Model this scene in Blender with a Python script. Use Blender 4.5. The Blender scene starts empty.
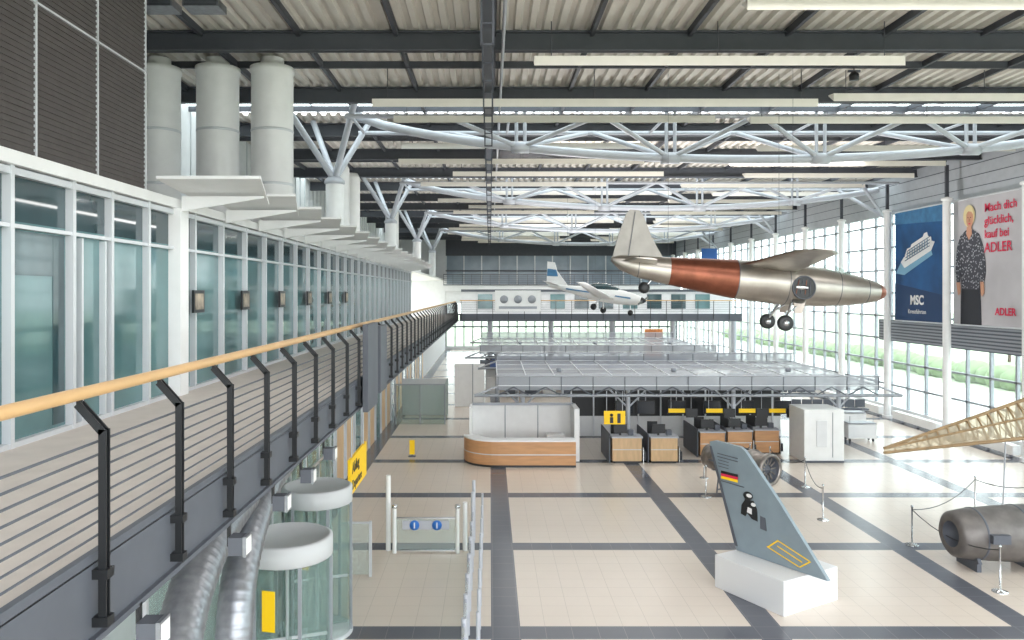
import bpy, bmesh, math, random
from mathutils import Vector, Matrix
random.seed(4)
S=bpy.context.scene
CH=6.4; F=780.0
def hexc(h):
    h=h.lstrip('#'); r=[int(h[i:i+2],16)/255 for i in (0,2,4)]
    return tuple((c/12.92 if c<=0.04045 else ((c+0.055)/1.055)**2.4) for c in r)+(1,)
def fl(px,py,z=0):
    Y=(CH-z)*F/(py-293.0); return ((px-490)*Y/F, Y)
_m={}
def mat(name,col,rough=.5,metal=0,noise=0,nscale=3,emit=0,spec=.5,stretch=None):
    if name in _m: return _m[name]
    m=bpy.data.materials.new(name); m.use_nodes=True; nt=m.node_tree; b=nt.nodes['Principled BSDF']
    c=hexc(col); b.inputs['Base Color'].default_value=c; b.inputs['Roughness'].default_value=rough
    b.inputs['Metallic'].default_value=metal; b.inputs['Specular IOR Level'].default_value=spec
    if emit: b.inputs['Emission Color'].default_value=c; b.inputs['Emission Strength'].default_value=emit
    if noise:
        t=nt.nodes.new('ShaderNodeTexCoord'); n=nt.nodes.new('ShaderNodeTexNoise'); n.inputs['Scale'].default_value=nscale
        n.inputs['Detail'].default_value=4
        mp=nt.nodes.new('ShaderNodeMapping')
        if stretch: mp.inputs['Scale'].default_value=stretch
        r=nt.nodes.new('ShaderNodeValToRGB')
        r.color_ramp.elements[0].position=.3; r.color_ramp.elements[1].position=.7
        r.color_ramp.elements[0].color=tuple(x*(1-noise) for x in c[:3])+(1,)
        r.color_ramp.elements[1].color=tuple(min(1,x*(1+noise)) for x in c[:3])+(1,)
        nt.links.new(t.outputs['Object'],mp.inputs[0]); nt.links.new(mp.outputs[0],n.inputs['Vector'])
        nt.links.new(n.outputs['Fac'],r.inputs[0]); nt.links.new(r.outputs[0],b.inputs['Base Color'])
    _m[name]=m; return m
def glassmat(name,tint,trans=.85,rough=.03,body=None):
    m=bpy.data.materials.new(name); m.use_nodes=True; nt=m.node_tree; nt.nodes.clear()
    o=nt.nodes.new('ShaderNodeOutputMaterial'); t=nt.nodes.new('ShaderNodeBsdfTransparent'); t.inputs[0].default_value=hexc(tint)
    p=nt.nodes.new('ShaderNodeBsdfPrincipled'); p.inputs['Base Color'].default_value=hexc(body or tint); p.inputs['Roughness'].default_value=rough
    x=nt.nodes.new('ShaderNodeMixShader'); x.inputs[0].default_value=1-trans
    nt.links.new(t.outputs[0],x.inputs[1]); nt.links.new(p.outputs[0],x.inputs[2]); nt.links.new(x.outputs[0],o.inputs[0])
    _m[name]=m; return m

class B:
    def __init__(s,name): s.n=name; s.v=[]; s.f=[]; s.mi=[]; s.sm=[]; s.mats=[]; s.M=Matrix.Identity(4)
    def add(s,vs,fs,m,smooth=False):
        o=len(s.v); s.v+=[tuple(s.M@Vector(v)) for v in vs]
        if m not in s.mats: s.mats.append(m)
        k=s.mats.index(m)
        for f in fs: s.f.append(tuple(i+o for i in f)); s.mi.append(k); s.sm.append(smooth)
    def box(s,x0,x1,y0,y1,z0,z1,m):
        s.add([(x0,y0,z0),(x1,y0,z0),(x1,y1,z0),(x0,y1,z0),(x0,y0,z1),(x1,y0,z1),(x1,y1,z1),(x0,y1,z1)],
          [(0,3,2,1),(4,5,6,7),(0,1,5,4),(1,2,6,5),(2,3,7,6),(3,0,4,7)],m)
    def beam(s,p0,p1,w,h,m):
        p0=Vector(p0);p1=Vector(p1);d=(p1-p0).normalized(); up=Vector((0,0,1)) if abs(d.z)<.95 else Vector((0,1,0))
        a=d.cross(up).normalized()*w/2; b=a.normalized().cross(d).normalized()*h/2
        vs=[p+q for p in (p0,p1) for q in (-a-b,a-b,a+b,-a+b)]
        s.add(vs,[(0,1,2,3),(7,6,5,4),(0,4,5,1),(1,5,6,2),(2,6,7,3),(3,7,4,0)],m)
    def path(s,pts,r,m,seg=10,caps=True,smooth=True):
        pts=[Vector(p) for p in pts]; n=len(pts); rs=r if isinstance(r,(list,tuple)) else [r]*n
        ref=None; rings=[]
        for i,p in enumerate(pts):
            d=(pts[min(i+1,n-1)]-pts[max(i-1,0)]).normalized()
            if ref is None: ref=Vector((0,0,1)) if abs(d.z)<.9 else Vector((1,0,0))
            a=(ref-d*ref.dot(d)).normalized(); ref=a; b=d.cross(a)
            rings.append([p+(a*math.cos(2*math.pi*k/seg)+b*math.sin(2*math.pi*k/seg))*rs[i] for k in range(seg)])
        s.loft(rings,m,caps,smooth)
    def tube(s,p0,p1,r,m,seg=10,r2=None,caps=True): s.path([p0,p1],[r,r if r2 is None else r2],m,seg,caps)
    def loft(s,rings,m,caps=True,smooth=True):
        seg=len(rings[0]); vs=[p for r in rings for p in r]; fs=[]
        for i in range(len(rings)-1):
            for k in range(seg):
                a=i*seg+k;b=i*seg+(k+1)%seg; fs.append((a,b,b+seg,a+seg))
        s.add(vs,fs,m,smooth)
        if caps:
            s.add(rings[0],[tuple(range(seg))],m); s.add(rings[-1],[tuple(range(seg))],m)
    def lathe(s,o,ax,prof,m,seg=24,caps=False):
        o=Vector(o);ax=Vector(ax).normalized(); ref=Vector((0,0,1)) if abs(ax.z)<.9 else Vector((1,0,0))
        a=(ref-ax*ref.dot(ax)).normalized(); b=ax.cross(a)
        s.loft([[o+ax*h+(a*math.cos(2*math.pi*k/seg)+b*math.sin(2*math.pi*k/seg))*r for k in range(seg)] for r,h in prof],m,caps)
    def prism(s,pts,vec,m):
        n=len(pts); vec=Vector(vec); vs=[Vector(p) for p in pts]+[Vector(p)+vec for p in pts]
        s.add(vs,[tuple(range(n)),tuple(range(2*n-1,n-1,-1))]+[(i,(i+1)%n,n+(i+1)%n,n+i) for i in range(n)],m)
    def done(s,bevel=0,parent=None):
        me=bpy.data.meshes.new(s.n); me.from_pydata(s.v,[],s.f)
        for m in s.mats: me.materials.append(m)
        me.polygons.foreach_set('material_index',s.mi); me.polygons.foreach_set('use_smooth',s.sm)
        bm=bmesh.new(); bm.from_mesh(me); bmesh.ops.recalc_face_normals(bm,faces=bm.faces); bm.to_mesh(me); bm.free()
        ob=bpy.data.objects.new(s.n,me); S.collection.objects.link(ob)
        if bevel:
            md=ob.modifiers.new('bev','BEVEL'); md.width=bevel; md.segments=2; md.limit_method='ANGLE'
        if parent: ob.parent=parent
        return ob
def text(name,body,size,loc,rot,m,parent,align='LEFT',ext=.004,bold=0):
    c=bpy.data.curves.new(name,'FONT'); c.body=body; c.size=size; c.extrude=ext; c.align_x=align; c.offset=bold
    c.materials.append(m); o=bpy.data.objects.new(name,c); o.location=loc; o.rotation_euler=rot; S.collection.objects.link(o)
    if parent: o.parent=parent
    return o
R90=math.pi/2
# ---------- materials
white=mat('white_paint','#e9e9e9',.45,noise=.03)
wallw=mat('wall_plaster','#dcdddf',.7,noise=.03)
alu=mat('aluminium_frame','#cdd0d4',.35,.2)
steel=mat('truss_steel','#b3b6be',.4,.1,noise=.04)
mull=mat('facade_mullion','#989ca3',.4,.2)
dark=mat('dark_beam','#484b53',.55,noise=.08)
black=mat('black_post','#15171b',.45)
anth=mat('anthracite_fascia','#565a63',.55,noise=.06)
deck=mat('roof_deck','#d6d1ca',.6,noise=.05,nscale=1)
cream=mat('cream_panel','#ece7df',.6,noise=.03)
louv=mat('louvre_brown','#4a4443',.6,noise=.12,nscale=8)
beech=mat('beech_rail','#cfa877',.4,noise=.1,nscale=6,stretch=(1,.2,1))
wood=mat('counter_wood','#c7966a',.4,noise=.1,nscale=5,stretch=(.3,.3,2))
woodl=mat('door_wood','#cdac84',.45,noise=.1,nscale=5,stretch=(2,2,.4))
yellow=mat('sign_yellow','#f6c90a',.5,emit=.1)
blackp=mat('black_plastic','#1c1e22',.4)
gpane=mat('office_pane','#587a7d',.07,spec=.6,noise=.28,nscale=.6)
dpane=mat('office_pane_dark','#30464b',.06,spec=.7,noise=.3,nscale=.8)
silver=mat('galvanised','#96999f',.4,.85,noise=.15,nscale=10)
chrome=mat('stainless','#cfd2d6',.2,1)
carpet=mat('walkway_floor','#c4bbb4',.7,noise=.06)
glass=glassmat('clear_glass','#f4faf9',.88)
gglass=glassmat('green_glass','#f2f7f5',.84,body='#a9bfbc')
mesh_m=glassmat('mesh_screen','#ffffff',.3,.5,body='#9ea2aa')
tail_m=mat('fin_grey','#84929b',.45,noise=.06)
red=mat('adler_red','#d5264e',.5)

# ---------- floor
def floormat():
    m=bpy.data.materials.new('floor_tiles'); m.use_nodes=True; nt=m.node_tree; b=nt.nodes['Principled BSDF']; L=nt.links.new
    tc=nt.nodes.new('ShaderNodeTexCoord'); sp=nt.nodes.new('ShaderNodeSeparateXYZ'); L(tc.outputs['Object'],sp.inputs[0])
    def M(op,a,bv):
        n=nt.nodes.new('ShaderNodeMath'); n.operation=op
        for i,x in enumerate((a,bv)):
            if x is None: continue
            if isinstance(x,(int,float)): n.inputs[i].default_value=x
            else: L(x,n.inputs[i])
        return n.outputs[0]
    def strip(c,o,per,w): return M('LESS_THAN',M('FRACT',M('DIVIDE',M('ADD',c,100*per-o),per),None),w/per)
    st=M('MAXIMUM',strip(sp.outputs[0],.02,5,.56),strip(sp.outputs[1],4.42,5,.56))
    gr=M('MAXIMUM',strip(sp.outputs[0],.05,.5,.01),strip(sp.outputs[1],.45,.5,.01))
    br=nt.nodes.new('ShaderNodeTexNoise'); br.inputs['Scale'].default_value=1.2; L(tc.outputs['Object'],br.inputs['Vector'])
    def mix(f,a,bb):
        n=nt.nodes.new('ShaderNodeMix'); n.data_type='RGBA'; L(f,n.inputs[0])
        for i,x in ((6,a),(7,bb)):
            if isinstance(x,tuple): n.inputs[i].default_value=x
            else: L(x,n.inputs[i])
        return n.outputs[2]
    base=mix(br.outputs['Fac'],hexc('#d4c8bd'),hexc('#dbcfc4'))
    c1=mix(gr,base,hexc('#bfb4aa'))
    dk=mix(gr,hexc('#5a5d67'),hexc('#757780'))
    L(mix(st,c1,dk),b.inputs['Base Color']); b.inputs['Roughness'].default_value=.22; b.inputs['Specular IOR Level'].default_value=.4
    return m
b=B('floor'); b.box(-12,21.4,-6,90,-.2,0,floormat()); b.done()
b=B('outdoor_ground'); b.box(-150,200,-120,260,-.6,-.3,mat('outdoor_grass','#a9b39b',.9,noise=.12,nscale=.2)); b.done()
b=B('outdoor_apron'); b.box(22,33,-20,120,-.3,-.2,mat('apron','#cfcfcb',.9)); b.done()
# ---------- ceiling
sky=[(25.0,27.2),(40.2,42.2),(55.2,57.2),(70.2,72.2)]
b=B('ceiling')
segs=[]; y=-2
for a,c in sky: segs.append((y,a)); y=c
segs.append((y,90))
prof=[]; x=-12
while x<21.4:
    prof+=[(x,12.60),(x+.14,12.60),(x+.18,12.70),(x+.30,12.70)]; x+=.34
for a,c in segs:
    vs=[(p,a,z) for p,z in prof]+[(p,c,z) for p,z in prof]; n=len(prof)
    b.add(vs,[(i,i+1,n+i+1,n+i) for i in range(n-1)],deck)
b.done()
b=B('trim_roof_beams')
yb=3.4
while yb<90:
    b.box(-12,21,yb-.12,yb+.12,12.1,12.14,dark); b.box(-12,21,yb-.12,yb+.12,12.52,12.56,dark); b.box(-12,21,yb-.03,yb+.03,12.1,12.55,dark)
    if yb+2.5<90: b.box(-12,21,yb+2.46,yb+2.54,12.42,12.6,dark)
    yb+=5
xp=-11.4
while xp<21:
    b.box(xp-.045,xp+.045,-2,90,12.44,12.62,dark); xp+=2.3
b.done()
for xx,yy in ((-6.9,15.2),(-6.0,15.2)):
    b=B('ceiling_vent'); b.box(xx,xx+.7,yy,yy+.5,12.0,12.15,silver)
    for i in range(5): b.box(xx+.03,xx+.67,yy-.01,yy,12.01+.026*i,12.025+.026*i,dark)
    for d in (.1,.6): b.tube((xx+d,yy+.25,12.15),(xx+d,yy+.25,12.6),.01,dark,5)
    b.done()
for i,(a,c) in enumerate(sky):
    b=B('window_skylight'); 
    for k in range(23): b.box(-12+k*1.5,-11.94+k*1.5,a-.05,c+.05,12.66,12.74,alu)
    b.box(-12,21.4,a,c,12.745,12.755,glass); b.done()
# hanging cream baffles
bf=[(1.0,9.4,17.7,11.55),(1.3,12.5,12.4,11.85),(-3.2,8.9,21.2,11.45),(9.5,18,21.6,11.7),(5,19,15.2,11.9),(-3,7,24.3,11.7),(8,19,24,11.6)]
for i in range(17):
    y=29+i*3.4
    if any(abs(y-Y)<1.6 for Y in (41,56,71)): y+=1.4
    xs=-4+random.random()*3; bf.append((xs,xs+9+random.random()*3,y,11.75)); bf.append((xs+13+random.random(),20-random.random(),y+.5,11.75))
for (x0,x1,yy,zz) in bf:
    b=B('ceiling_baffle'); b.prism([(x0,yy-.05,zz),(x0,yy+.3,zz+.22),(x0,yy+.3,zz+.25),(x0,yy-.05,zz+.22)],(x1-x0,0,0),cream)
    for xx in (x0+.4,(x0+x1)/2,x1-.4): b.tube((xx,yy+.1,zz+.14),(xx,yy+.1,12.6),.012,dark,6)
    b.done()
# cable spine
b=B('cable_tray_spine')
for xx in (-.16,.06):
    b.box(xx-.02,xx+.02,9,88,11.9,11.98,dark)
b.box(-.17,.07,9,88,11.88,11.9,dark)
yy=9.5
while yy<88:
    for xx in (-.16,.06): b.box(xx-.02,xx+.02,yy-.02,yy+.02,11.0,12.6,dark)
    b.box(-.16,.06,yy-.02,yy+.02,11.0,11.04,dark); b.box(-.16,.06,yy-.02,yy+.02,11.4,11.43,dark); yy+=2.5
b.tube((.3,9,12.1),(.3,88,12.1),.04,steel,8)
b.done()
for (xx,yy) in [(9.1,19.5),(-7,13.5),(4,14)]:
    b=B('ceiling_spotlight'); b.tube((xx,yy,12.62),(xx,yy,11.95),.015,dark,6); b.lathe((xx,yy,11.72),(0,0,1),[(.0,0),(.11,0),(.12,.14),(.05,.22),(0,.24)],blackp,14)
    b.box(xx-.15,xx+.15,yy-.03,yy+.03,11.92,11.97,dark); b.done()
# ---------- trusses
def lowz(x):
    t=(x-8.8)/13.4; return 12.35-1.5*max(0,1-t*t)**.75
for Yc in (26,41,56,71):
    b=B('roof_truss')
    xs=[-4.6+i for i in range(0,27)]; xs=[x for x in xs if x<=21]
    b.path([(x,Yc,lowz(x)) for x in xs],.15,steel,12)
    for dy in (-1.3,1.3): b.tube((-4.6,Yc+dy,12.0),(20.8,Yc+dy,12.0),.075,steel,10)
    nodes=[1+5*i for i in range(4)]
    for nx in nodes:
        for dy in (-1.3,1.3):
            b.tube((nx,Yc,lowz(nx)),(nx-2.4,Yc+dy,12.0),.08,steel,8)
            b.tube((nx,Yc,lowz(nx)),(nx+2.4,Yc+dy,12.0),.08,steel,8)
        b.tube((nx-.12,Yc,lowz(nx)),(nx-.12,Yc,12.5),.06,steel,8); b.tube((nx+.16,Yc,lowz(nx)),(nx+.16,Yc,12.5),.06,steel,8)
        b.lathe((nx-.3,Yc,lowz(nx)),(1,0,0),[(.0,0),(.2,0),(.2,.6),(0,.6)],steel,12)
    for nx in [-4.4+5*k for k in range(6)]:
        if nx<20.8: b.tube((nx,Yc-1.3,12.0),(nx,Yc+1.3,12.0),.05,steel,6)
    b.done()
    b=B('tree_column'); cx=-5.3; cy=Yc+.6
    b.tube((cx,cy,7.96),(cx,cy,10.1),.3,white,22)
    b.lathe((cx,cy,10.1),(0,0,1),[(.3,0),(.35,.03),(.35,.12),(.14,.32),(0,.32)],steel,16)
    for tx,ty in ((-6.6,-1.2),(-6.3,1.8),(-4.3,-1.2),(-4.2,1.5)): b.tube((cx,cy,10.25),(tx,Yc+ty,12.5),.105,steel,10)
    b.done()
    b=B('wall_bracket_strut')
    for ty in (-1.3,1.3): b.tube((20.7,Yc,10.4),(18.9,Yc+ty,11.95),.09,steel,8)
    b.done()
# ---------- left side : office block
YE=52
b=B('wall_left_louvre'); b.box(-5.5,-5.2,-2,11.76,7.85,12.6,louv)
for zz in [7.9+.07*i for i in range(67)]: b.box(-5.2,-5.185,-2,11.74,zz,zz+.035,louv)
for yy in (0.5,3.3,6.1,8.9,10.3,11.73): b.box(-5.2,-5.17,yy-.012,yy+.012,7.85,12.6,alu)
for zz in (7.87,9.72,11.6): b.box(-5.2,-5.17,-2,11.76,zz-.012,zz+.012,alu)
b.done()
b=B('wall_left_upper'); b.box(-10.2,-10,11.76,90,7.96,12.6,wallw)
yy=12
while yy<88: b.box(-10,-9.96,yy,yy+.05,7.96,12.6,alu); yy+=1
b.box(-10.2,-5.5,11.6,11.76,7.96,12.6,wallw)
b.done()
b=B('wall_left_office_roof'); b.box(-10.2,-5.15,-2,90,7.8,7.95,white); b.done()
b=B('wall_left_offices')
b.box(-5.34,-5.3,-2,YE,4.7,7.2,gpane); b.box(-5.34,-5.3,-2,YE,7.2,7.8,dpane)
ys=[-1.6,.2,2,3.6,5.2,6.6,8.5,9.77,10.76,11.93]
yy=13.8
while yy<YE: ys.append(yy); yy+=1.45
for y in ys: b.box(-5.3,-5.2,y-.035,y+.035,4.7,7.8,alu)
b.box(-5.3,-5.1,12.85,13.2,4.7,7.8,white)
for zz,h in ((7.74,.08),(7.14,.045),(4.72,.08)): b.box(-5.3,-5.21,-2,YE,zz-h/2,zz+h/2,alu)
for y in (6.75,7.7,10.0,10.6): b.box(-5.3,-5.22,y-.022,y+.022,4.7,7.1,alu)
for y0,y1 in ((3.7,5.1),(5.3,6.5),(8.6,9.7)): b.box(-5.3,-5.295,y0,y1,6.6,7.1,dpane); b.box(-5.3,-5.293,y1-.25,y1,4.8,7.1,dpane)
b.done()
b=B('door_handle_bar'); b.tube((-5.1,7.6,5.4),(-5.1,7.6,6.2),.015,chrome,8); b.tube((-5.1,7.6,5.5),(-5.21,7.6,5.5),.01,chrome,6); b.tube((-5.1,7.6,6.1),(-5.21,7.6,6.1),.01,chrome,6); b.done()
photo=mat('photo_print','#9a8d7c',.4,noise=.6,nscale=5)
for y in (13.55,16.2,19.1,22.0,24.9,27.8):
    b=B('picture_frame'); b.box(-5.18,-5.14,y,y+.5,6.05,6.45,blackp); b.box(-5.14,-5.135,y+.06,y+.44,6.11,6.39,photo); b.done()
y=11.9
while y<50:
    b=B('light_shelf_panel')
    b.prism([(-5.1,y,8.14),(-5.1,y+2.05,7.97),(-3.95,y+2.05,7.97),(-3.5,y,8.14)],(0,0,.05),white)
    b.prism([(-5.1,y+1,7.97),(-5.1,y+1,7.75),(-3.75,y+1,7.97),(-3.75,y+1,8.0),(-5.1,y+1,8.0)],(0,.05,0),white)
    b.done(); y+=2.15
for cx in (-8.7,-7.15,-5.72):
    b=B('ventilation_duct'); b.lathe((cx,20.5,7.95),(0,0,1),[(.57,0),(.57,.1),(.54,.12),(.54,4.2),(.57,4.22),(.57,4.35),(.3,4.4),(.3,4.6)],white,32,True)
    for zz in (9.2,10.6): b.lathe((cx,20.5,zz),(0,0,1),[(.54,0),(.55,.02),(.55,.05),(.54,.07)],alu,32)
    b.done()
for yy in (30.5,33,47):
    b=B('ventilation_duct'); b.lathe((-5.9,yy,7.95),(0,0,1),[(.4,0),(.4,3.3),(.3,3.5),(0,3.5)],white,20,True); b.done()
# ---------- walkway
b=B('walkway_slab'); b.box(-5.3,-2.55,-2,62,4.2,4.69,wallw); b.box(-5.3,-2.5,-2,62,4.69,4.7,carpet); b.box(-2.55,-2.5,-2,62,4.2,4.76,anth)
b.box(-2.5,-2.46,-2,62,4.2,4.24,anth); b.done()
b=B('walkway_railing')
b.path([(-2.6,-1.5+i*2,5.76) for i in range(31)],.042,beech,12)
for i in range(8): b.tube((-2.5,-1.5,4.86+.085*i),(-2.5,60,4.86+.085*i),.009,anth,6)
y=4.94-1.2*5
while y<60:
    for dy in (-.028,.016):
        b.beam((-2.44,y+dy,4.3),(-2.44,y+dy,5.54),.05,.012,black)
        b.beam((-2.44,y+dy,5.52),(-2.6,y+dy,5.7),.012,.05,black)
    b.box(-2.5,-2.4,y-.045,y+.045,4.3,4.36,black); b.box(-2.5,-2.4,y-.045,y+.045,4.6,4.66,black)
    b.tube((-2.6,y,5.68),(-2.6,y,5.73),.02,black,8)
    y+=1.2
b.done()
b=B('railing_panel'); b.box(-2.4,-2.3,14.7,16.0,4.15,5.8,anth); b.box(-2.4,-2.3,16.4,17.4,4.3,5.7,anth); b.done()
for y in (5.5,7.4,8.9,10.2,11.6):
    b=B('facade_floodlight'); b.box(-2.46,-2.32,y-.08,y+.08,3.93,4.1,anth); b.box(-2.32,-2.29,y-.09,y+.09,3.92,4.11,silver); b.box(-2.29,-2.285,y-.07,y+.07,3.94,4.09,white); b.box(-2.49,-2.46,y-.02,y+.02,4.0,4.22,blackp); b.done()
# lower wall left
b=B('wall_left_lower'); b.box(-5.3,-5.05,-2,90,0,4.2,wallw)
y=20.0;k=0
while y<58:
    b.box(-5.05,-4.98,y,y+1.3,0,3.9 if k%3 else 3.2,woodl if k%3!=2 else gpane)
    b.box(-5.05,-4.95,y-.12,y,0,4.2,alu); y+=1.75;k+=1
b.done()
b=B('window_entrance_facade')
b.box(-3.99,-3.97,9,19.6,0,4.1,gglass)
for y in [9+1.3*i for i in range(9)]: b.box(-4.02,-3.95,y-.03,y+.03,0,4.2,alu)
for z in (.05,2.5,3.3,4.1): b.box(-4.02,-3.95,9,19.6,z-.03,z+.03,alu)
b.box(-5,-3.97,19.58,19.62,0,4.1,gglass); b.box(-5,-3.97,19.55,19.65,2.45,2.55,alu)
b.done()
def revolving(cx,cy,r,h):
    b=B('revolving_door')
    b.lathe((cx,cy,h-.05),(0,0,1),[(0,0),(r,0),(r+.02,.02),(r+.02,.3),(r-.04,.33),(r-.05,.31),(0,.34)],mat('door_canopy','#bfc1c3',.6),40)
    for a0 in range(0,360,15):
        if 240<a0<300 or 60<a0<120: continue
        a=math.radians(a0);c=math.radians(a0+15)
        b.prism([(cx+r*math.cos(a),cy+r*math.sin(a),.05),(cx+r*math.cos(c),cy+r*math.sin(c),.05),(cx+r*math.cos(c),cy+r*math.sin(c),h-.05),(cx+r*math.cos(a),cy+r*math.sin(a),h-.05)],(0,0,.001),gglass)
    for a0 in (60,120,240,300,0,180):
        a=math.radians(a0); b.box(cx+r*math.cos(a)-.025,cx+r*math.cos(a)+.025,cy+r*math.sin(a)-.025,cy+r*math.sin(a)+.025,0,h-.05,mull)
    b.tube((cx,cy,0),(cx,cy,h-.05),.03,alu,8)
    for a0 in (20,110,200,290):
        a=math.radians(a0); b.beam((cx,cy,h/2),(cx+.9*r*math.cos(a),cy+.9*r*math.sin(a),h/2),.012,h-.2,gglass); b.beam((cx,cy,1.0),(cx+.9*r*math.cos(a),cy+.9*r*math.sin(a),1.0),.03,.05,alu)
    b.lathe((cx,cy,0),(0,0,1),[(r+.03,0),(r+.03,.06),(0,.06)],alu,40)
    a=math.radians(262); b.beam((cx+(r+.02)*math.cos(a)-.1,cy+(r+.02)*math.sin(a)+.02,1.7),(cx+(r+.02)*math.cos(a)+.1,cy+(r+.02)*math.sin(a)-.03,1.7),.015,.6,yellow)
    b.done()
revolving(-3.17,12.2,.68,2.35); revolving(-3.27,14.75,.64,2.5)
b=B('hanging_sign'); b.box(-3.1,-3.04,17.0,19.2,1.95,2.75,yellow)
for y in (17.3,18.9): b.tube((-3.07,y,2.75),(-3.07,y,4.2),.015,alu,6)
o=b.done(); text('lettering','Abflug',.36,(-3.035,17.2,2.4),(R90,0,R90),blackp,o); text('lettering_2','Departure',.3,(-3.035,17.2,2.05),(R90,0,R90),blackp,o)
def flex(pts,r):
    b=B('flexible_duct'); P=[]; Rr=[]
    pts=[Vector(p) for p in pts]
    for i in range(len(pts)-1):
        p0=pts[max(i-1,0)];p1=pts[i];p2=pts[i+1];p3=pts[min(i+2,len(pts)-1)]
        n=max(6,int((p2-p1).length/.02))
        for j in range(n):
            t=j/n; q=.5*((2*p1)+(-p0+p2)*t+(2*p0-5*p1+4*p2-p3)*t*t+(-p0+3*p1-3*p2+p3)*t**3)
            P.append(q); Rr.append(r*(1 if len(P)%5 else 1.03))
    b.path(P,Rr,silver,24,smooth=True); b.done()
flex([(-3.0,11.2,3.95),(-3.0,10.4,3.8),(-2.92,9.3,3.35),(-2.85,8.7,2.7),(-2.85,8.6,1.2),(-2.85,8.6,0)],.2)
flex([(-3.05,9.6,3.9),(-3.05,8.6,3.7),(-3.0,7.7,3.3),(-2.9,7.1,2.7),(-2.85,6.9,1.8),(-2.85,6.9,0)],.22)
flex([(-3.5,4.0,4.0),(-3.5,12,4.0),(-3.5,16.8,4.0)],.13)
# gate barriers
b=B('entry_gate_barrier')
for x in (-2.53,-.62): b.tube((x,19.4,0),(x,19.4,1.87 if x<-1 else 1.2),.06,white,12)
for x in (-2.35,-.8): b.tube((x,19.2,0),(x,19.2,1.1),.05,white,12); b.lathe((x,19.2,1.1),(0,0,1),[(.05,0),(.07,.02),(.07,.08),(0,.1)],chrome,12)
b.box(-2.3,-.85,19.18,19.22,.08,.85,glass)
b.box(-2.3,-.85,19.17,19.23,.85,.88,chrome); b.box(-2.3,-.85,19.17,19.23,.05,.08,chrome)
blue=mat('sign_blue','#2b6fc4',.5)
b.box(-2.15,-1.0,19.12,19.14,.6,.82,steel)
for x in (-1.85,-1.3): b.lathe((x,19.11,.71),(0,-1,0),[(.12,0),(.12,.015),(0,.015)],blue,20); b.box(x-.015,x+.015,19.08,19.1,.64,.78,white)
b.done()
b=B('glass_balustrade')
for y in (11.5,12.6,13.6,14.6,15.7,16.8,17.9,19,20.2): b.tube((-.42,y,0),(-.42,y,1.55 if y>18 else 1.15),.045,steel,10); b.tube((-.2,y+.25,0),(-.2,y+.25,1.15),.03,steel,10)
b.box(-.43,-.41,11.5,20.2,.1,1.05,glass); b.box(-.44,-.4,11.5,20.2,1.05,1.08,chrome); b.done()
b=B('glass_partition'); b.box(-3.4,-2.7,17.6,17.63,.05,1.2,glass); 
for x in (-3.4,-2.7): b.box(x-.03,x+.03,17.58,17.65,0,1.25,alu)
b.box(-3.4,-2.7,17.58,17.65,1.2,1.23,alu); b.done()
# ---------- right wall
XR=21.0
b=B('wall_right'); b.box(XR,XR+.3,-2,90,10.5,12.7,mat('cladding','#b0b4ba',.5,noise=.05)); b.box(XR,XR+.3,-2,90,0,.5,wallw)
for z in (11.0,11.5,12.0): b.box(XR-.01,XR,-2,90,z-.015,z+.015,anth)
b.box(XR-.05,XR+.05,18,42,3.9,5.0,anth)
for z in [3.95+.15*i for i in range(7)]: b.box(XR-.07,XR-.05,18,42,z,z+.08,mull)
b.done()
b=B('window_1')
y=-1.5
while y<90: b.box(XR+.02,XR+.16,y-.05,y+.05,.5,10.5,mull); y+=1.633
for z in (1.6,2.8,4.0,5.2,6.4,7.6,8.8,10.0): b.box(XR+.02,XR+.14,-2,90,z-.045,z+.045,mull)
b.box(XR+.06,XR+.08,-2,90,.5,10.5,glass); b.done()
XC=20.35
for k in range(-5,11):
    y=34.75+5.2*k
    b=B('wall_column'); b.tube((XC,y,0),(XC,y,10.5),.17,white,18); b.lathe((XC,y,10.5),(0,0,1),[(.17,0),(.24,.03),(.24,.12),(.0,.2)],white,18); b.tube((XC,y,0),(XC,y,.15),.24,white,18)
    b.box(XC-.07,XC+.07,y-.05,y+.05,10.6,12.1,dark); b.done()
for k in range(-4,5):
    y=34.75+5.2*k+.6
    b=B('radiator_bench'); b.box(20.2,20.5,y,y+3.8,.12,.5,white)
    for j in range(3): b.box(20.3,20.4,y+.3+j*1.4,y+.4+j*1.4,0,.12,steel)
    b.done()
# posters
px=20.78
def poly(b,pts,yf,m,lay=1,z0=5.0): b.prism([(px-.012*lay,yf-u,z0+v) for u,v in pts],(-.008,0,0),m)
def ell(cu,cv,a,c,n=20): return [(cu+a*math.cos(2*math.pi*i/n),cv+c*math.sin(2*math.pi*i/n)) for i in range(n)]
sea=mat('banner_sea','#14538a',.6,noise=.35,nscale=.7)
b=B('banner_cruise'); yf=40.0; b.box(px,px+.03,35.7,yf,5.0,10.5,sea)
navy=mat('banner_navy','#103a66',.6)
poly(b,[(0,0),(4.3,0),(4.3,1.3),(0,1.9)],yf,navy)
poly(b,[(0,4.9),(4.3,4.7),(4.3,5.5),(0,5.5)],yf,mat('banner_sky','#3f78a5',.6,noise=.2))
poly(b,[(.6,2.95),(.95,2.65),(3.3,3.4),(3.6,3.8),(3.4,3.85),(2.9,3.75),(.9,3.2)],yf,white,2)
poly(b,[(.95,3.2),(1.2,3.6),(1.5,3.65),(1.6,3.8),(2.6,4.1),(2.7,4.25),(2.95,4.3),(3.05,4.1),(3.3,4.05),(3.35,3.8)],yf,white,2)
for d in (0,.16,.32,.48): poly(b,[(1.0+d*.5,2.98+d),(3.2,3.62+d*.9),(3.2,3.65+d*.9),(1.0+d*.5,3.02+d)],yf,navy,3)
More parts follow.
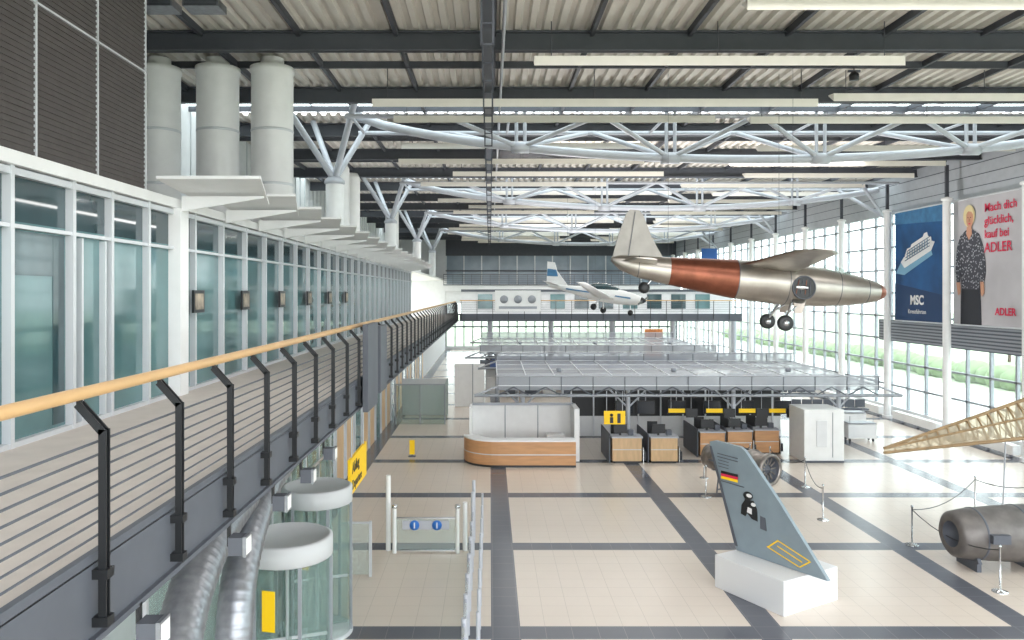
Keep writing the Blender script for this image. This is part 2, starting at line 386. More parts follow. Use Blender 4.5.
for i in range(9): poly(b,[(1.2+.22*i,3.05+.065*i),(1.28+.22*i,3.07+.065*i),(1.28+.22*i,3.5+.065*i),(1.2+.22*i,3.48+.065*i)],yf,mat('ship_grey','#8fa6bb',.6),3)
poly(b,[(.1,2.4),(.6,2.95),(.95,2.65),(3.3,3.4),(3.4,3.2),(.9,2.3)],yf,mat('foam','#7fb0cc',.6),1)
for z in (5.0,10.5): b.tube((px,yf,z),(px,35.7,z),.04,alu,8)
o=b.done()
text('lettering','MSC',.62,(px-.04,yf-2.1,5.85),(R90,0,-R90),white,o,bold=.02,align='CENTER')
text('lettering_small','Kreuzfahrten',.3,(px-.04,yf-2.1,5.4),(R90,0,-R90),white,o,align='CENTER')
b=B('banner_fashion'); yf=34.98; b.box(px,px+.03,30.4,yf,5.0,10.5,mat('banner_pale','#bdbabe',.6,noise=.1,nscale=.6))
skin=mat('print_skin','#c9957a',.6); hair=mat('print_hair','#e0cf9e',.6)
def blousem():
    m=mat('print_blouse','#3a3c48',.6); nt=m.node_tree; v=nt.nodes.new('ShaderNodeTexVoronoi'); v.inputs['Scale'].default_value=9
    tc=nt.nodes.new('ShaderNodeTexCoord'); nt.links.new(tc.outputs['Object'],v.inputs['Vector'])
    r=nt.nodes.new('ShaderNodeValToRGB'); r.color_ramp.interpolation='CONSTANT'; r.color_ramp.elements[0].color=hexc('#a9a9b0'); r.color_ramp.elements[1].position=.33; r.color_ramp.elements[1].color=hexc('#3c3e48')
    nt.links.new(v.outputs['Distance'],r.inputs[0]); nt.links.new(r.outputs[0],nt.nodes['Principled BSDF'].inputs['Base Color']); return m
bl=blousem(); trou=mat('print_trousers','#23252e',.6)
def wp(pts,m,lay): poly(b,[(.1+u*.92,v*1.04) for u,v in pts],yf,m,lay)
wp([(.5,0),(.52,1.0),(.6,1.9),(1.95,1.9),(2.05,1.0),(2.1,0)],trou,1)
wp([(.25,1.7),(.12,2.2),(.15,2.7),(.25,3.3),(.5,3.75),(.95,3.98),(1.45,3.98),(1.95,3.75),(2.2,3.3),(2.4,2.6),(2.42,2.2),(2.3,1.75),(2.05,1.75),(2.05,2.2),(1.95,1.5),(.6,1.5),(.55,2.2),(.5,1.75)],bl,2)
wp([(1.0,3.8),(1.2,3.55),(1.42,3.8),(1.38,4.2),(1.05,4.2)],skin,3)
wp(ell(1.22,4.55,.44,.46),hair,4)
wp(ell(1.3,4.42,.27,.36),skin,5)
wp([(.95,4.55),(1.05,4.87),(1.5,4.87),(1.62,4.55),(1.45,4.71),(1.15,4.75)],hair,6)
for u in (1.21,1.41): wp(ell(u,4.48,.03,.018,8),trou,7)
wp([(1.30,4.46),(1.27,4.32),(1.35,4.32)],mat('print_nose','#b67e62',.6),7); wp(ell(1.31,4.22,.08,.025,10),red,7)
wp([(.2,1.8),(.3,1.4),(.36,1.25),(.42,1.25),(.44,1.32),(.5,1.28),(.55,1.4),(.5,1.8)],skin,3); wp([(2.05,1.8),(2.08,1.35),(2.15,1.2),(2.22,1.22),(2.24,1.3),(2.32,1.28),(2.34,1.45),(2.28,1.8)],skin,3)
for z in (5.0,10.5): b.tube((px,yf,z),(px,30.4,z),.04,alu,8)
o=b.done()
for i,(s,z) in enumerate((('Mach dich',9.8),('glücklich,',9.25),('kauf bei',8.7),('ADLER',8.1))): text('lettering_%d'%(i+1),s,.5 if i<3 else .58,(px-.04,yf-2.25,z),(R90,0,-R90),red,o,bold=.004)
text('logo_lettering','ADLER',.42,(px-.04,yf-2.95,5.5),(R90,0,-R90),red,o,bold=.01)
# ---------- back wall
YB=88
b=B('wall_back')
b.box(-12,21.3,YB,YB+.3,10.6,12.7,dark); b.box(-12,21.3,YB,YB+.3,5.2,7.4,wallw)
b.box(-12,21.3,YB,YB+.3,0,.4,wallw)
b.box(-12,-5,YB-.1,YB,0,12.6,wallw)
b.done()
b=B('window_2'); 
b.box(-5,21,YB+.1,YB+.12,.4,5.2,glass); b.box(-5,21,YB+.1,YB+.12,7.4,10.6,mat('dim_glass','#8694a0',.15,noise=.2,nscale=.5))
for i in range(27): b.box(-5+i,-4.88+i,YB-.05,YB+.1,.4,5.2,anth)
for i in range(14): b.box(-5+2*i,-4.88+2*i,YB-.05,YB+.1,7.4,10.6,alu)
for z in (2.6,4.0,8.9): b.box(-5,21,YB-.05,YB+.1,z-.08,z+.08,anth)
b.done()
b=B('gallery_bridge'); b.box(-2.4,20.0,62,65,4.3,4.7,wallw); b.box(-2.4,20.0,61.9,62,4.15,4.75,anth)
for x in range(-2,20,5): b.tube((x+2,64,0),(x+2,64,4.3),.22,steel,14)
b.box(-2.4,20,64.6,64.7,4.7,6.6,wallw); b.box(-2.4,20,64.5,64.6,6.5,6.7,anth)
for i in range(10): b.box(-1+2*i,.2+2*i,64.55,64.6,5.1,6.3,dpane if i%3 else gpane)
b.done()
b=B('gallery_railing'); b.tube((-2.4,61.8,5.8),(20.0,61.8,5.8),.04,beech,8)
for i in range(6): b.tube((-2.4,61.8,4.95+.14*i),(20.0,61.8,4.95+.14*i),.01,anth,6)
for i in range(18): b.box(-2.3+1.25*i,-2.26+1.25*i,61.77,61.83,4.3,5.78,black)
b.done()
b=B('upper_gallery'); b.box(-4.9,20,82,87.8,6.6,7.2,wallw); b.box(-4.9,20,81.9,82,7.2,7.3,anth)
for i in range(26): b.box(-4.9+i*.98,-4.85+i*.98,81.95,82,7.3,8.3,anth)
b.box(-4.9,20,81.94,82,8.3,8.38,anth)
for i in range(4): b.box(-4.9,20,81.96,81.98,7.5+.2*i,7.53+.2*i,anth)
b.done()
b=B('information_board'); b.box(.4,4.0,61.5,61.58,4.95,6.6,white)
for i in range(3): b.lathe((1.1+1.1*i,61.5,5.9),(0,-1,0),[(.32,0),(.32,.03),(0,.03)],mull,18)
b.box(.7,3.7,61.48,61.5,5.15,5.35,mull); b.done()
b=B('blue_banner'); b.box(19.0,20.4,70,70.1,9.0,10.4,mat('banner_blue','#2c5fa8',.5)); b.tube((19.7,70.05,10.4),(19.7,70.05,12.5),.02,dark,6); b.done()
# ---------- check-in area
def canopy(x0,x1,y0,y1,z):
    b=B('check_in_canopy')
    b.add([(x0,y0,z+.1),(x1,y0,z+.1),(x1,y1,z+.3),(x0,y1,z+.3)],[(0,1,2,3)],mesh_m)
    nx=int((x1-x0)/1.2)
    for i in range(nx+1):
        x=x0+(x1-x0)*i/nx; b.beam((x,y0,z+.12),(x,y1,z+.32),.04,.04,alu)
    for j in range(6):
        t=j/5; b.beam((x0,y0+(y1-y0)*t,z+.13+.2*t),(x1,y0+(y1-y0)*t,z+.13+.2*t),.03,.03,alu)
    for yy,zz in ((y0,z),(y1,z+.2)):
        b.add([(x0,yy,zz-.05),(x1,yy,zz-.05),(x1,yy,zz+.5),(x0,yy,zz+.5)],[(0,1,2,3)],mesh_m)
        b.tube((x0-.1,yy,zz+.5),(x1+.1,yy,zz+.5),.03,steel,8); b.tube((x0-.9,yy,zz-.25),(x1+.9,yy,zz-.25),.06,mull,8)
        for i in range(nx+1):
            xa=x0+(x1-x0)*i/nx; b.box(xa-.02,xa+.02,yy-.015,yy+.015,zz-.05,zz+.5,anth)
        for i in range(nx):
            xa=x0+(x1-x0)*i/nx; xb=x0+(x1-x0)*(i+1)/nx; xm=(xa+xb)/2
            b.tube((xa,yy-.03,zz-.25),(xm,yy-.03,zz+.08),.025,anth,6); b.tube((xm,yy-.03,zz+.08),(xb,yy-.03,zz-.25),.025,anth,6)
        for xe,sg in ((x0,-1),(x1,1)): b.tube((xe,yy,zz+.1),(xe+sg*.9,yy,zz-.25),.04,steel,6)
    n=4
    for i in range(n):
        x=x0+1+(x1-x0-2)*i/(n-1)
        for yy in (y0+1.2,y1-1): 
            b.tube((x,yy,0),(x,yy,z+.1),.09,steel,10); b.tube((x,yy,z-.9),(x-.8,yy,z-.1),.035,steel,6); b.tube((x,yy,z-.9),(x+.8,yy,z-.1),.035,steel,6)
    b.done()
canopy(.3,14.9,29.9,38.6,2.72)
canopy(-.6,13.6,47,58,2.75)
def arc(cx,cy,r,a0,a1,n): return [(cx+r*math.cos(math.radians(a0+(a1-a0)*i/n)),cy+r*math.sin(math.radians(a0+(a1-a0)*i/n))) for i in range(n+1)]
b=B('information_counter')
out=arc(.3,29.9,1.3,180,270,8)+[(3.15,28.6)]+[(3.15,29.2)]+[(p[0],p[1]) for p in reversed(arc(.3,29.9,.7,180,270,8))]
b.prism([(x,y,.08) for x,y in out],(0,0,.86),wood); 
b.prism([(x,y-.04,.94) for x,y in out],(0,0,.05),white); b.prism([(x,y,0) for x,y in out],(0,0,.08),blackp)
b.prism([(x,y-.03,.45) for x,y in out],(0,0,.03),alu)
b.done()
b=B('information_backwall'); b.box(-.7,3.3,31.0,31.1,0,2.0,white); b.box(-.8,-.7,30.0,31.1,0,2.0,white); b.box(3.2,3.4,29.6,31.1,0,2.0,white)
for x in (.6,1.9): b.box(x-.02,x+.02,30.97,31,0,2.0,mull)
b.box(-.7,3.3,30.9,31.0,1.95,2.05,mull)
b.box(2.2,2.9,30.3,30.8,0,.9,white)
b.done(.01)
b=B('yellow_sign'); b.box(4.3,5.1,29.4,29.45,1.45,1.95,yellow); b.box(4.52,4.64,29.37,29.4,1.5,1.72,blackp); b.lathe((4.58,29.4,1.8),(0,-1,0),[(.06,0),(.06,.03),(0,.03)],blackp,12); b.box(4.8,4.92,29.37,29.4,1.5,1.86,blackp)
for x in (4.4,5.0): b.tube((x,29.43,1.95),(x,29.43,2.7),.015,steel,6)
b.done()
b=B('check_in_backwall'); b.box(3.6,13.0,34.9,35.0,0,.9,wallw); b.box(3.6,13.0,34.9,35.0,.9,2.3,blackp)
for i in range(10): b.box(3.6+i,3.66+i,34.84,34.9,0,2.3,alu)
b.done()
for i,(x,w) in enumerate(((4.6,1.1),(6.05,1.0),(8.2,.95),(9.35,.95),(10.5,.95))):
    b=B('check_in_desk'); y=29.3 if i<2 else 30.4+.25*(i-2)
    b.box(x,x+w,y,y+.6,.08,.95,woodl if i<2 else wood); b.box(x-.04,x+w+.04,y-.05,y+.65,.95,1.0,steel); b.box(x+.05,x+w-.05,y+.02,y+.58,0,.08,blackp)
    b.box(x+.1,x+.6,y+.3,y+.34,1.08,1.42,blackp); b.box(x+.3,x+.38,y+.3,y+.36,1.0,1.12,blackp); b.box(x+.65,x+.85,y+.3,y+.5,1.0,1.2,anth)
    b.box(x,x+w,y-.01,y,.5,.53,alu)
    b.box(x-.12,x-.08,y,y+2.2,0,1.1,anth)
    b.box(x+w+.05,x+w+.08,y,y+2.0,0,.6,chrome); b.box(x+w+.08,x+w+.2,y+.1,y+2.0,.1,.42,blackp)
    b.box(x+.2,x+.6,y+1.3,y+1.7,.45,.52,blackp); b.box(x+.2,x+.6,y+1.7,y+1.75,.55,1.3,blackp); b.tube((x+.4,y+1.5,.04),(x+.4,y+1.5,.45),.03,chrome,8); b.box(x+.15,x+.65,y+1.47,y+1.53,0,.05,blackp)
    b.done(.006)
for x in (7.1,8.6,9.9,11.1):
    b=B('check_in_sign'); b.box(x,x+.65,31,31.05,1.64,1.8,yellow); b.box(x+.7,x+1.15,31,31.05,1.45,1.8,blackp)
    for xx in (x+.1,x+.9): b.tube((xx,31.03,1.8),(xx,31.03,2.75),.012,steel,6)
    b.done()
for x in (5.3,6.2,7.5,9.0,10.4,12.0):
    b=B('check_in_monitor'); b.box(x,x+.75,32.9,32.98,1.3,1.85,blackp); b.box(x+.03,x+.72,32.89,32.9,1.33,1.82,mat('screen_dark','#2b3038',.2)); b.tube((x+.37,32.94,1.8),(x+.37,32.94,2.75),.02,steel,6)
    b.done()
b=B('white_kiosk'); b.box(11.85,13.35,29.4,30.9,0,2.0,white); b.box(12.9,12.93,29.38,29.4,.2,1.9,mull); b.box(12.3,12.7,29.37,29.4,.6,1.6,wallw); b.box(11.85,13.35,29.37,29.4,0,.08,anth); b.done(.02)
b=B('glass_cabin'); b.box(-4.6,-2.2,38,38.05,0,1.9,gglass); b.box(-4.6,-2.2,41,41.05,0,1.9,wallw); b.box(-2.25,-2.2,38,41,0,1.9,gglass)
for x in (-4.6,-3.4,-2.2): b.box(x-.03,x+.03,37.97,38.06,0,1.95,mull)
b.box(-4.6,-2.2,37.97,38.06,1.9,1.97,mull); b.done()
b=B('white_partition'); b.box(-2.0,-.3,44,44.1,0,2.4,white); b.box(-1.0,-.95,43.98,44,0,2.4,mull); b.done()
bluel=mat('monitor_blue','#3d5688',.4)
b=B('check_in_row'); b.box(-.3,13.2,52,52.2,0,1.3,wallw); b.box(-.3,13.2,51.9,52.0,1.3,2.2,blackp)
for i in range(11): b.box(.1+i*1.2,.9+i*1.2,51.88,51.9,1.5,2.05,bluel); b.box(-.2+i*1.2,.6+i*1.2,49.5,50.1,0,1.0,anth if i%3 else white)
b.box(-.6,13.6,46.6,46.65,1.85,2.4,anth)
for i in range(8): b.box(0+i*1.7,1.2+i*1.7,46.58,46.6,1.92,2.33,bluel)
b.done()
b=B('orange_advert'); b.box(12,13.4,60.5,60.6,1.5,3.6,mat('advert_orange','#cf7f48',.5,noise=.3)); b.tube((12.7,60.55,0),(12.7,60.55,1.5),.06,steel,8); b.done()
b=B('yellow_totem'); x,y=fl(412,457); b.box(x-.1,x+.1,y,y+.1,.1,.65,yellow); b.box(x-.14,x+.14,y-.03,y+.13,0,.04,anth); b.box(x-.02,x+.02,y+.03,y+.07,0,.2,anth); b.done()
for x0,y0,n in ((15.6,39.9,7),(15.0,46,8),(16,53,6)):
    b=B('waiting_bench')
    for i in range(n): b.box(x0+i*.55,x0+.5+i*.55,y0,y0+.45,.42,.47,anth); b.box(x0+i*.55,x0+.5+i*.55,y0+.45,y0+.5,.5,.9,anth)
    b.box(x0,x0+n*.55,y0+.2,y0+.3,.34,.42,steel)
    for x in (x0+.3,x0+n*.55-.3): b.box(x-.03,x+.03,y0+.05,y0+.45,0,.36,steel)
    b.done()
for x,y in ((15.4,33.5),(16.4,36.5)):
    b=B('service_trolley'); b.box(x,x+1.2,y,y+.6,.15,.75,wallw); b.box(x,x+1.2,y,y+.6,.78,.82,mull)
    for dx in (.1,1.1):
        for dy in (.1,.5): b.tube((x+dx-.02,y+dy,.07),(x+dx+.02,y+dy,.07),.07,blackp,10)
        b.tube((x+dx,y+.1,.1),(x+dx,y+.1,1.1),.015,mull,6)
    b.done()
# ---------- jet aircraft (hanging)
pm=mat('polished_alu','#a8a29b',.32,.92,noise=.15,nscale=2); cop=mat('copper_skin','#84503e',.34,.8,noise=.2,nscale=3)
T=Matrix.Translation((7.0,21.2,6.78))@Matrix.Rotation(math.radians(5),4,'Y')
def ring(s,rz,ry,cz,n=28): return [(s,ry*math.cos(2*math.pi*k/n),cz+rz*math.sin(2*math.pi*k/n)) for k in range(n)]
st=[(-3.74,.06,.05,.22),(-3.5,.2,.14,.15),(-3.0,.3,.2,.08),(-2.2,.37,.28,.03),(-1.3,.45,.38,.0),(-.4,.53,.46,-.03),(.8,.57,.5,-.05),(2.0,.53,.48,-.05),(2.9,.41,.38,-.05),(3.35,.31,.3,-.05),(3.55,.25,.24,-.05)]
b=B('hanging_jet_aircraft'); b.M=T
def inter(s):
    for a,c in zip(st,st[1:]):
        if a[0]<=s<=c[0]:
            t=(s-a[0])/(c[0]-a[0]); return tuple(a[i]*(1-t)+c[i]*t for i in range(4))
    return st[-1]
def seg(s0,s1,m):
    ss=sorted({s0,s1}|{q[0] for q in st if s0<q[0]<s1}); b.loft([ring(s,*inter(s)[1:]) for s in ss],m,True)
seg(-3.74,-2.15,pm); seg(-2.15,-.35,cop); seg(-.35,3.55,pm)
b.loft([ring(3.55,.25,.24,-.05),ring(3.68,.18,.18,-.05),ring(3.74,.12,.12,-.05)],cop,False)
b.add(ring(3.73,.12,.12,-.05),[tuple(range(28))],blackp)
for s in (-3.0,-.35,1.0,2.4,3.2):
    q=inter(s); b.loft([ring(s-.01,q[1]+.003,q[2]+.003,q[3]),ring(s+.01,q[1]+.003,q[2]+.003,q[3])],anth,False)
def wing(pts_root,pts_tip,th0,th1,m):
    rr=[]
    for (le,te,y,z),th in ((pts_root,th0),(pts_tip,th1)):
        c=le-te; rr.append([(le,y,z),(le-.12*c,y,z+th*.8),(le-.35*c,y,z+th),(le-.7*c,y,z+th*.5),(te,y,z),(le-.7*c,y,z-th*.25),(le-.35*c,y,z-th*.5),(le-.1*c,y,z-th*.45)])
    b.loft(rr,m,True)
for sg in (-1,1): 
    wing((1.3,-.35,sg*.35,.36),(1.0,.0,sg*3.2,.62),.16,.07,pm); wing((1.0,.0,sg*3.2,.62),(.7,.3,sg*3.6,.65),.07,.02,pm)
    wing((-2.5,-3.45,sg*.1,.2),(-2.75,-3.35,sg*1.25,.24),.05,.03,pm)
finm=mat('fin_alu','#9c9893',.5,.6,noise=.1)
b.prism([(-3.72,-.04,.22),(-2.3,-.05,.3),(-2.7,-.04,.9),(-2.98,-.03,1.48),(-3.1,-.03,1.6),(-3.35,-.03,1.6),(-3.44,-.03,1.48),(-3.6,-.03,.9)],(0,.08,0),finm)
b.prism([(-3.3,-.06,.35),(-3.28,-.06,.35),(-3.2,-.06,1.55),(-3.22,-.06,1.55)],(0,.005,0),anth)
b.loft([ring(1.9,.05,.05,.48),ring(2.2,.2,.23,.40),ring(2.6,.18,.22,.30),ring(3.0,.05,.1,.28)],gglass,True)
q=[(1.35+.3*math.cos(a*math.pi/8),-.50,-.12+.32*math.sin(a*math.pi/8)) for a in range(16)]
b.prism(q,(0,.1,0),blackp); b.lathe((1.35,-.5,-.12),(0,-1,0),[(.32,0),(.32,.02),(.29,.02),(.29,0)],anth,20)
b.lathe((1.3,-.5,-.12),(1,-.3,0),[(.06,-.15),(.08,0),(.04,.15)],chrome,12,True)
for a in range(4): b.tube((1.15+.12*a,-.51,-.3),(1.2+.1*a,-.51,.08),.01,anth if a%2 else cop,5)
for sg,s in ((-1,1.15),(1,1.1)):
    b.tube((s-.0,sg*.3,-.45),(s-.25,sg*.6,-1.05),.04,chrome,8); b.tube((s+.3,sg*.25,-.45),(s-.2,sg*.58,-.85),.025,chrome,6)
    b.lathe((s-.25,sg*.6-.07,-1.1),(0,1,0),[(0,0),(.1,0),(.17,.0),(.21,.03),(.21,.11),(.17,.14),(.1,.14),(0,.14)],blackp,20); b.lathe((s-.25,sg*.6-.08,-1.1),(0,1,0),[(.0,0),(.08,0),(.08,.16),(0,.16)],chrome,14)
    b.prism([(s+.0,sg*.35,-.45),(s+.35,sg*.35,-.45),(s+.2,sg*.5,-.82),(s+.02,sg*.5,-.82)],(0,.02,0),pm)
b.tube((-2.6,0,-.25),(-2.75,0,-.45),.025,chrome,8); b.lathe((-2.78,-.05,-.48),(0,1,0),[(0,0),(.12,0),(.16,.05),(.12,.1),(0,.1)],blackp,16)
jet=b.done()
b=B('suspension_cables')
for s,y,z in ((-2.2,0,.4),(1.0,-.5,.5),(1.0,.5,.5)):
    p=T@Vector((s,y,z)); b.tube(p,(p.x,p.y,12.5),.005,dark,5)
b.done(parent=jet)
# ---------- light aircraft
b=B('hanging_light_aircraft'); b.M=Matrix.Translation((5.8,42,6.35))@Matrix.Rotation(math.radians(-30),4,'Z')@Matrix.Rotation(math.radians(7),4,'Y')@Matrix.Rotation(math.radians(-8),4,'X')@Matrix.Scale(.9,4)
lb=mat('aircraft_blue','#4a7ba3',.4)
st2=[(-3.3,.1,.06,.15),(-2.0,.2,.15,.08),(-.5,.38,.32,0),(.6,.45,.42,0),(1.6,.42,.4,-.02),(2.4,.32,.33,-.05),(2.75,.2,.2,-.05)]
b.loft([ring(*q) for q in st2],white,True)
b.loft([ring(-.7,.1,.1,.35),ring(-.2,.3,.3,.35),(ring(.6,.32,.33,.38)),ring(1.3,.12,.2,.36)],dpane,True)
for sg in (-1,1):
    wing((1.2,-.1,sg*.3,-.2),(.85,.2,sg*3.9,.15),.11,.05,white); wing((-2.5,-3.2,sg*.05,.2),(-2.6,-3.1,sg*1.4,.22),.04,.02,white)
b.prism([(-3.45,-.03,.2),(-2.0,-.03,.25),(-2.9,-.03,1.1),(-3.15,-.03,1.6),(-3.65,-.03,1.6)],(0,.06,0),white)
b.prism([(-3.5,-.05,.7),(-2.75,-.05,.75),(-2.95,-.05,1.15),(-3.55,-.05,1.15)],(0,.1,0),lb)
b.prism([(-2,-.25,.0),(2.2,-.45,-.08),(2.2,-.45,-.0),(-2,-.25,.08)],(0,.1,0),lb)
b.lathe((2.75,0,-.05),(1,0,0),[(.2,0),(.14,.15),(0,.3)],blackp,16); b.beam((2.85,-.75,-.35),(2.85,.75,.25),.04,.12,blackp)
for sg in (-1,1): b.tube((.3,sg*.3,-.3),(.2,sg*.8,-.8),.04,white,8); b.lathe((.2,sg*.8-.06,-.85),(0,1,0),[(0,0),(.17,0),(.2,.06),(.17,.12),(0,.12)],blackp,16)
b.tube((2.1,0,-.3),(2.2,0,-.8),.03,white,8); b.lathe((2.2,-.05,-.85),(0,1,0),[(0,0),(.15,0),(.17,.05),(.15,.1),(0,.1)],blackp,14)
M0=b.M.copy(); b.M=Matrix.Identity(4)
for s,y in ((-2,0),(.6,-2),(.6,2)):
    p=M0@Vector((s,y,.1)); b.tube(p,(p.x,p.y,12.5),.006,dark,5)
b.done()
# ---------- tail fin exhibit
b=B('display_plinth'); P=[(5.8,15.4),(7.25,16.26),(6.35,17.86),(4.9,17.0)]
b.prism([(x,y,0) for x,y in P],(0,0,.7),mat('plinth_white','#dcdddf',.5)); b.done(.01)
fn=Vector((-.843,-.538,0))
def FP(t,z,o=0): return Vector((5.5+1.15*t,17.3-1.8*t,z))+fn*o
b=B('aircraft_tail_fin')
b.prism([FP(0,.71,.05),FP(1.05,.71,.05),FP(.5,2.05,.04),FP(.1,2.93,.03),FP(.04,3.0,.03),FP(-.3,3.03,.03),FP(-.37,2.98,.03)],fn*-.09,tail_m)
def mark(pts,m,o=.056): b.prism([FP(t,z,o) for t,z in pts],fn*.004,m)
mark([(-.02,.8),(.02,.8),(-.33,2.9),(-.36,2.9)],anth)
mark([(-.2,2.33),(.02,2.33),(.02,2.39),(-.2,2.39)],blackp); mark([(-.2,2.27),(.02,2.27),(.02,2.33),(-.2,2.33)],red); mark([(-.2,2.21),(.02,2.21),(.02,2.27),(-.2,2.27)],yellow)
def em(ct,cz,a,c,m,o): mark([(ct+a*math.cos(i*math.pi/8),cz+c*math.sin(i*math.pi/8)) for i in range(16)],m,o)
em(.15,1.98,.06,.09,blackp,.058); em(.165,1.99,.035,.04,white,.063)
mark([(.06,1.55),(.12,1.52),(.14,1.6),(.2,1.5),(.27,1.48),(.26,1.75),(.22,1.9),(.12,1.9),(.07,1.75)],blackp,.06); mark([(.14,1.62),(.2,1.6),(.2,1.72),(.15,1.74)],white,.066); em(.22,1.82,.03,.04,white,.066)
mark([(.3,1.35),(.38,1.33),(.36,1.6),(.3,1.62)],anth,.058)
def line(t0,z0,t1,z1): 
    mark([(t0,z0),(t1,z1),(t1,z1+.022),(t0,z0+.022)],yellow)
line(.5,1.2,.86,.98); line(.38,1.0,.74,.8); mark([(.38,1.0),(.4,1.0),(.52,1.21),(.5,1.21)],yellow); mark([(.74,.8),(.76,.8),(.88,.99),(.86,.99)],yellow); line(.5,1.08,.78,.91)
for i in range(6): z=2.75-.07*i; mark([(-.25,z),(.02,z-.02),(.02,z),(-.25,z+.02)] if i<2 else [(-.2,z-.25),(.1,z-.27),(.1,z-.25),(-.2,z-.23)] if i==5 else [(-.24,z),(-.1,z-.01),(-.1,z+.005),(-.24,z+.015)],anth)
o=b.done()
# ---------- engine exhibit
def stand(b,c,d,L,zb,h):
    n=Vector((-d.y,d.x,0))
    for s in (-.35,.35):
        for t in (-.3,.3): b.tube(c+d*s*L+n*t+Vector((0,0,-c.z)),c+d*s*L+n*t*.7+Vector((0,0,-h)),.025,anth,6)
        b.tube(c+d*s*L+n*-.3+Vector((0,0,-c.z+.1)),c+d*s*L+n*.3+Vector((0,0,-c.z+.1)),.025,anth,6)
b=B('jet_engine_exhibit'); c=Vector((7.85,24.6,1.05)); d=Vector((.52,-.85,0)).normalized(); k=1.3
em_=mat('engine_metal','#8a837e',.36,.8,noise=.35,nscale=6)
b.lathe(c,d,[(r*k,h*k) for r,h in [(.2,-1.0),(.3,-.95),(.34,-.5),(.3,-.45),(.3,-.2),(.38,-.1),(.38,.0),(.33,.05),(.35,.35),(.4,.38),(.4,.45),(.36,.48),(.34,.75),(.37,.8),(.37,.95),(.31,.95),(.3,.6),(.0,.5)]],em_,28)
b.lathe(c,d,[(.41*k,-.1),(.42*k,-.05),(.41*k,0)],cop,28); b.lathe(c+d*.93*k,d,[(.30*k,0),(.28*k,-.2),(.14*k,-.2),(.0,.0)],anth,20)
for a in range(12):
    an=a*math.pi/6; n=Vector((-d.y,d.x,0)); rv=n*math.cos(an)+Vector((0,0,1))*math.sin(an); b.beam(c+d*1.1+rv*.15,c+d*1.1+rv*.38,.02,.04,em_)
for a in range(8):
    an=a*math.pi/4; n=Vector((-d.y,d.x,0)); off=n*math.cos(an)*.48+Vector((0,0,1))*math.sin(an)*.48
    b.tube(c+off-d*.8,c+off+d*.5,.03,chrome if a%2 else anth,6)
stand(b,c,d,1.8,0,.42); b.done()
b=B('engine_nacelle_exhibit'); nm=mat('nacelle_metal','#726e6c',.5,.5,noise=.25,nscale=3)
b.lathe((10.75,18.2,.78),(1,.05,0),[(.3,.0),(.42,-.02),(.52,.05),(.58,.4),(.61,.8),(.64,1.2),(.66,1.8),(.66,2.4),(.5,2.5),(0,2.5)],nm,32)
b.lathe((10.75,18.2,.78),(1,.05,0),[(.3,0),(.28,.3),(0,.3)],anth,24)
for h,r in ((.5,.59),(1.5,.65)): b.lathe((10.75,18.2,.78),(1,.05,0),[(r-.01,h),(r+.012,h+.01),(r+.012,h+.05),(r-.01,h+.06)],anth,32)
b.box(11.3,11.7,17.5,17.62,.75,.95,anth)
for x in (11.2,12.5):
    b.box(x-.05,x+.05,17.85,18.65,0,.2,anth); b.prism([(x-.04,17.8,.2),(x-.04,18.7,.2),(x-.04,18.6,.35),(x-.04,18.2,.16),(x-.04,17.9,.35)],(.08,0,0),anth)
b.done()
b=B('wooden_wing_frame'); wf=mat('spruce','#8f7655',.5,noise=.2,nscale=6); fab=glassmat('wing_fabric','#f1e6d2',.45,.6,body='#b5a890')
def E1(t): return Vector((10.1+6.9*t,20.0+.9*t,2.42+2.05*t))
def E2(t): return Vector((10.1+6.9*t,20.0-.5*t,2.30+.85*t))
b.path([E1(i/10) for i in range(11)],[.035+.03*i/10 for i in range(11)],wf,8); b.path([E2(i/10) for i in range(11)],[.035+.03*i/10 for i in range(11)],wf,8)
b.path([(E1(i/10)+E2(i/10))/2+Vector((0,0,.05)) for i in range(11)],.03,wf,6)
N=24
for i in range(1,N+1):
    b.beam(E1(i/N),E2(i/N),.035,.05,wf)
    if i<N: b.tube(E1(i/N),E2((i+1)/N),.014,wf,5); b.tube(E2(i/N),E1((i+1)/N),.014,wf,5)
b.add([E1(0),E1(1),E2(1),E2(0)],[(0,1,2,3)],fab)
for t in (.5,.85):
    p=E2(t); b.tube((p.x,p.y,0),p,.02,steel,8); b.tube((p.x-.3,p.y,.02),(p.x+.3,p.y,.02),.03,anth,8)
    q=E1(t); b.tube((q.x,q.y+.2,0),q,.02,steel,8)
b.done()
def ropes(pts,h=.95):
    b=B('rope_barrier')
    for x,y in pts:
        b.lathe((x,y,0),(0,0,1),[(.16,0),(.16,.02),(.02,.05),(.02,h),(.035,h+.01),(.03,h+.05),(0,h+.06)],chrome,14)
    for (x0,y0),(x1,y1) in zip(pts,pts[1:]):
        b.path([(x0+(x1-x0)*t/8,y0+(y1-y0)*t/8,h-.05-.25*(1-(2*t/8-1)**2)) for t in range(9)],.012,blackp,6)
    b.done()
ropes([fl(706,497),fl(704,478) ,fl(750,472)])
ropes([fl(823,520),fl(805,487),fl(770,475)])
ropes([fl(1000,592),fl(912,545)]); ropes([fl(912,545),fl(975,510),fl(1060,510)])
leaf=mat('tree_leaves','#869a74',.9,noise=.3,nscale=2); bark=mat('tree_bark','#5b4a38',.9,noise=.2)
def blob(b,cx,cy,cz,r,sz=1):
    b.loft([[(cx+r*math.sin(p)*math.cos(q*math.pi/5)*(1+.15*random.random()),cy+r*math.sin(p)*math.sin(q*math.pi/5)*(1+.15*random.random()),cz+sz*r*math.cos(p)) for q in range(10)] for p in (.15,.6,1.1,1.6,2.1,2.6,3.0)],leaf,True)
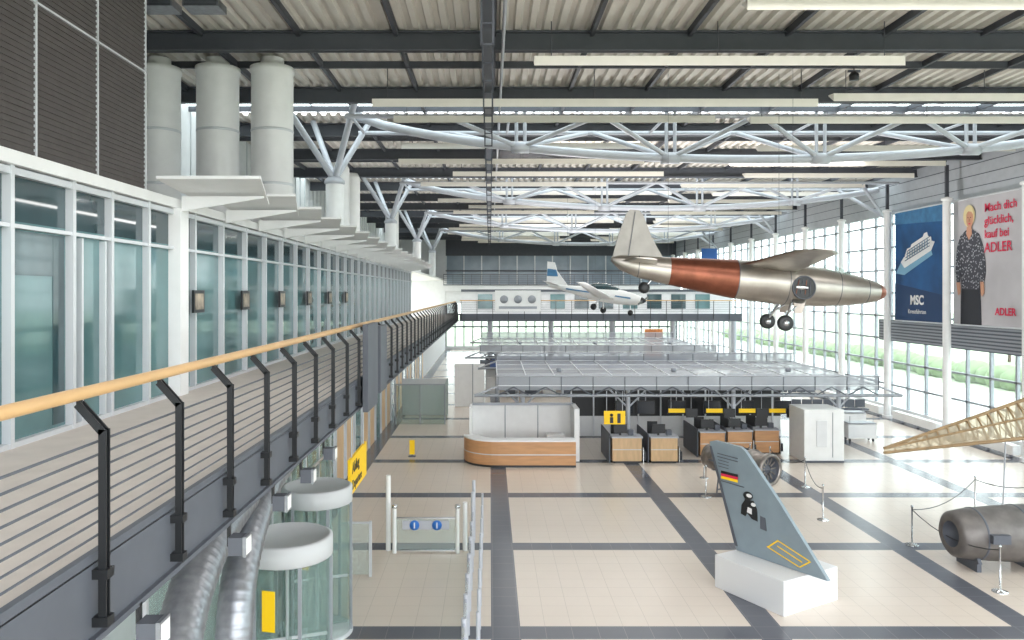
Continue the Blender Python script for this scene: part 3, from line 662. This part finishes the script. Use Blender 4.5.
def tree(x,y,h):
    b=B('outdoor_tree'); b.tube((x,y,-.3),(x,y,h*.5),.16,bark,8,.1)
    for i in range(9):
        a=random.random()*6.28; rr=random.random()*h*.2; r=h*(.14+.1*random.random()); blob(b,x+rr*math.cos(a),y+rr*math.sin(a),h*(.45+.4*random.random()),r)
    b.done()
for i in range(10): tree(42+random.random()*12,30+i*5+random.random()*3,4+random.random()*1.5)
b=B('outdoor_hedge')
for i in range(60): blob(b,36+random.random(),18+i*1.7,.3,1.0+.4*random.random(),.8)
b.done()
# ---------- lights / world
w=bpy.data.worlds.new('World'); S.world=w; w.use_nodes=True; nt=w.node_tree
bg=nt.nodes['Background']; bg.inputs[0].default_value=(.95,.975,1,1); bg.inputs[1].default_value=4.4
def area(n,loc,rot,sx,sy,e,c=(1,.98,.96)):
    l=bpy.data.lights.new(n,'AREA'); l.shape='RECTANGLE'; l.size=sx; l.size_y=sy; l.energy=e; l.color=c
    o=bpy.data.objects.new(n,l); o.location=loc; o.rotation_euler=rot; S.collection.objects.link(o)
for yy in (14,32.7,47,62,78): 
    area('ceiling_fill_light',(8,yy,12.05),(0,0,0),15,.15,450)  # area fill added to brighten the hall, no fitting behind it
area('walkway_fill_light',(-4,10,7.7),(0,0,0),.2,14,60)  # added area fill over the walkway
for xx,yy,zz in ((3,34,2.98),(8,34,2.98),(13,34,2.98),(2,52,3.0),(7,52,3.0),(12,52,3.0)):
    b=B('fill_spot_housing'); b.lathe((xx,yy,zz-.02),(0,0,1),[(0,0),(.1,0),(.13,.18),(.11,.18),(.08,.05),(0,.05)],mull,16); up=b.done()  # invented housing on the canopy for the added spot
    l=bpy.data.lights.new('ceiling_fill_spot','SPOT'); l.energy=1700; l.spot_size=math.radians(135); l.spot_blend=.6; l.shadow_soft_size=.1; l.color=(1,.98,.96)  # upward spot added to brighten the far ceiling
    o=bpy.data.objects.new('ceiling_fill_spot',l); o.location=(xx,yy,zz+.18); o.rotation_euler=(math.pi,0,0); S.collection.objects.link(o); o.parent=up
cam=bpy.data.cameras.new('camera'); co=bpy.data.objects.new('camera',cam); S.collection.objects.link(co)
co.location=(0,0,CH); co.rotation_euler=(R90,0,0); cam.lens=F/1024*36; cam.sensor_width=36
cam.shift_x=22/1024; cam.shift_y=-27/1024; cam.clip_end=600; cam.clip_start=.05
S.camera=co
S.view_settings.view_transform='Standard'; S.view_settings.exposure=.3
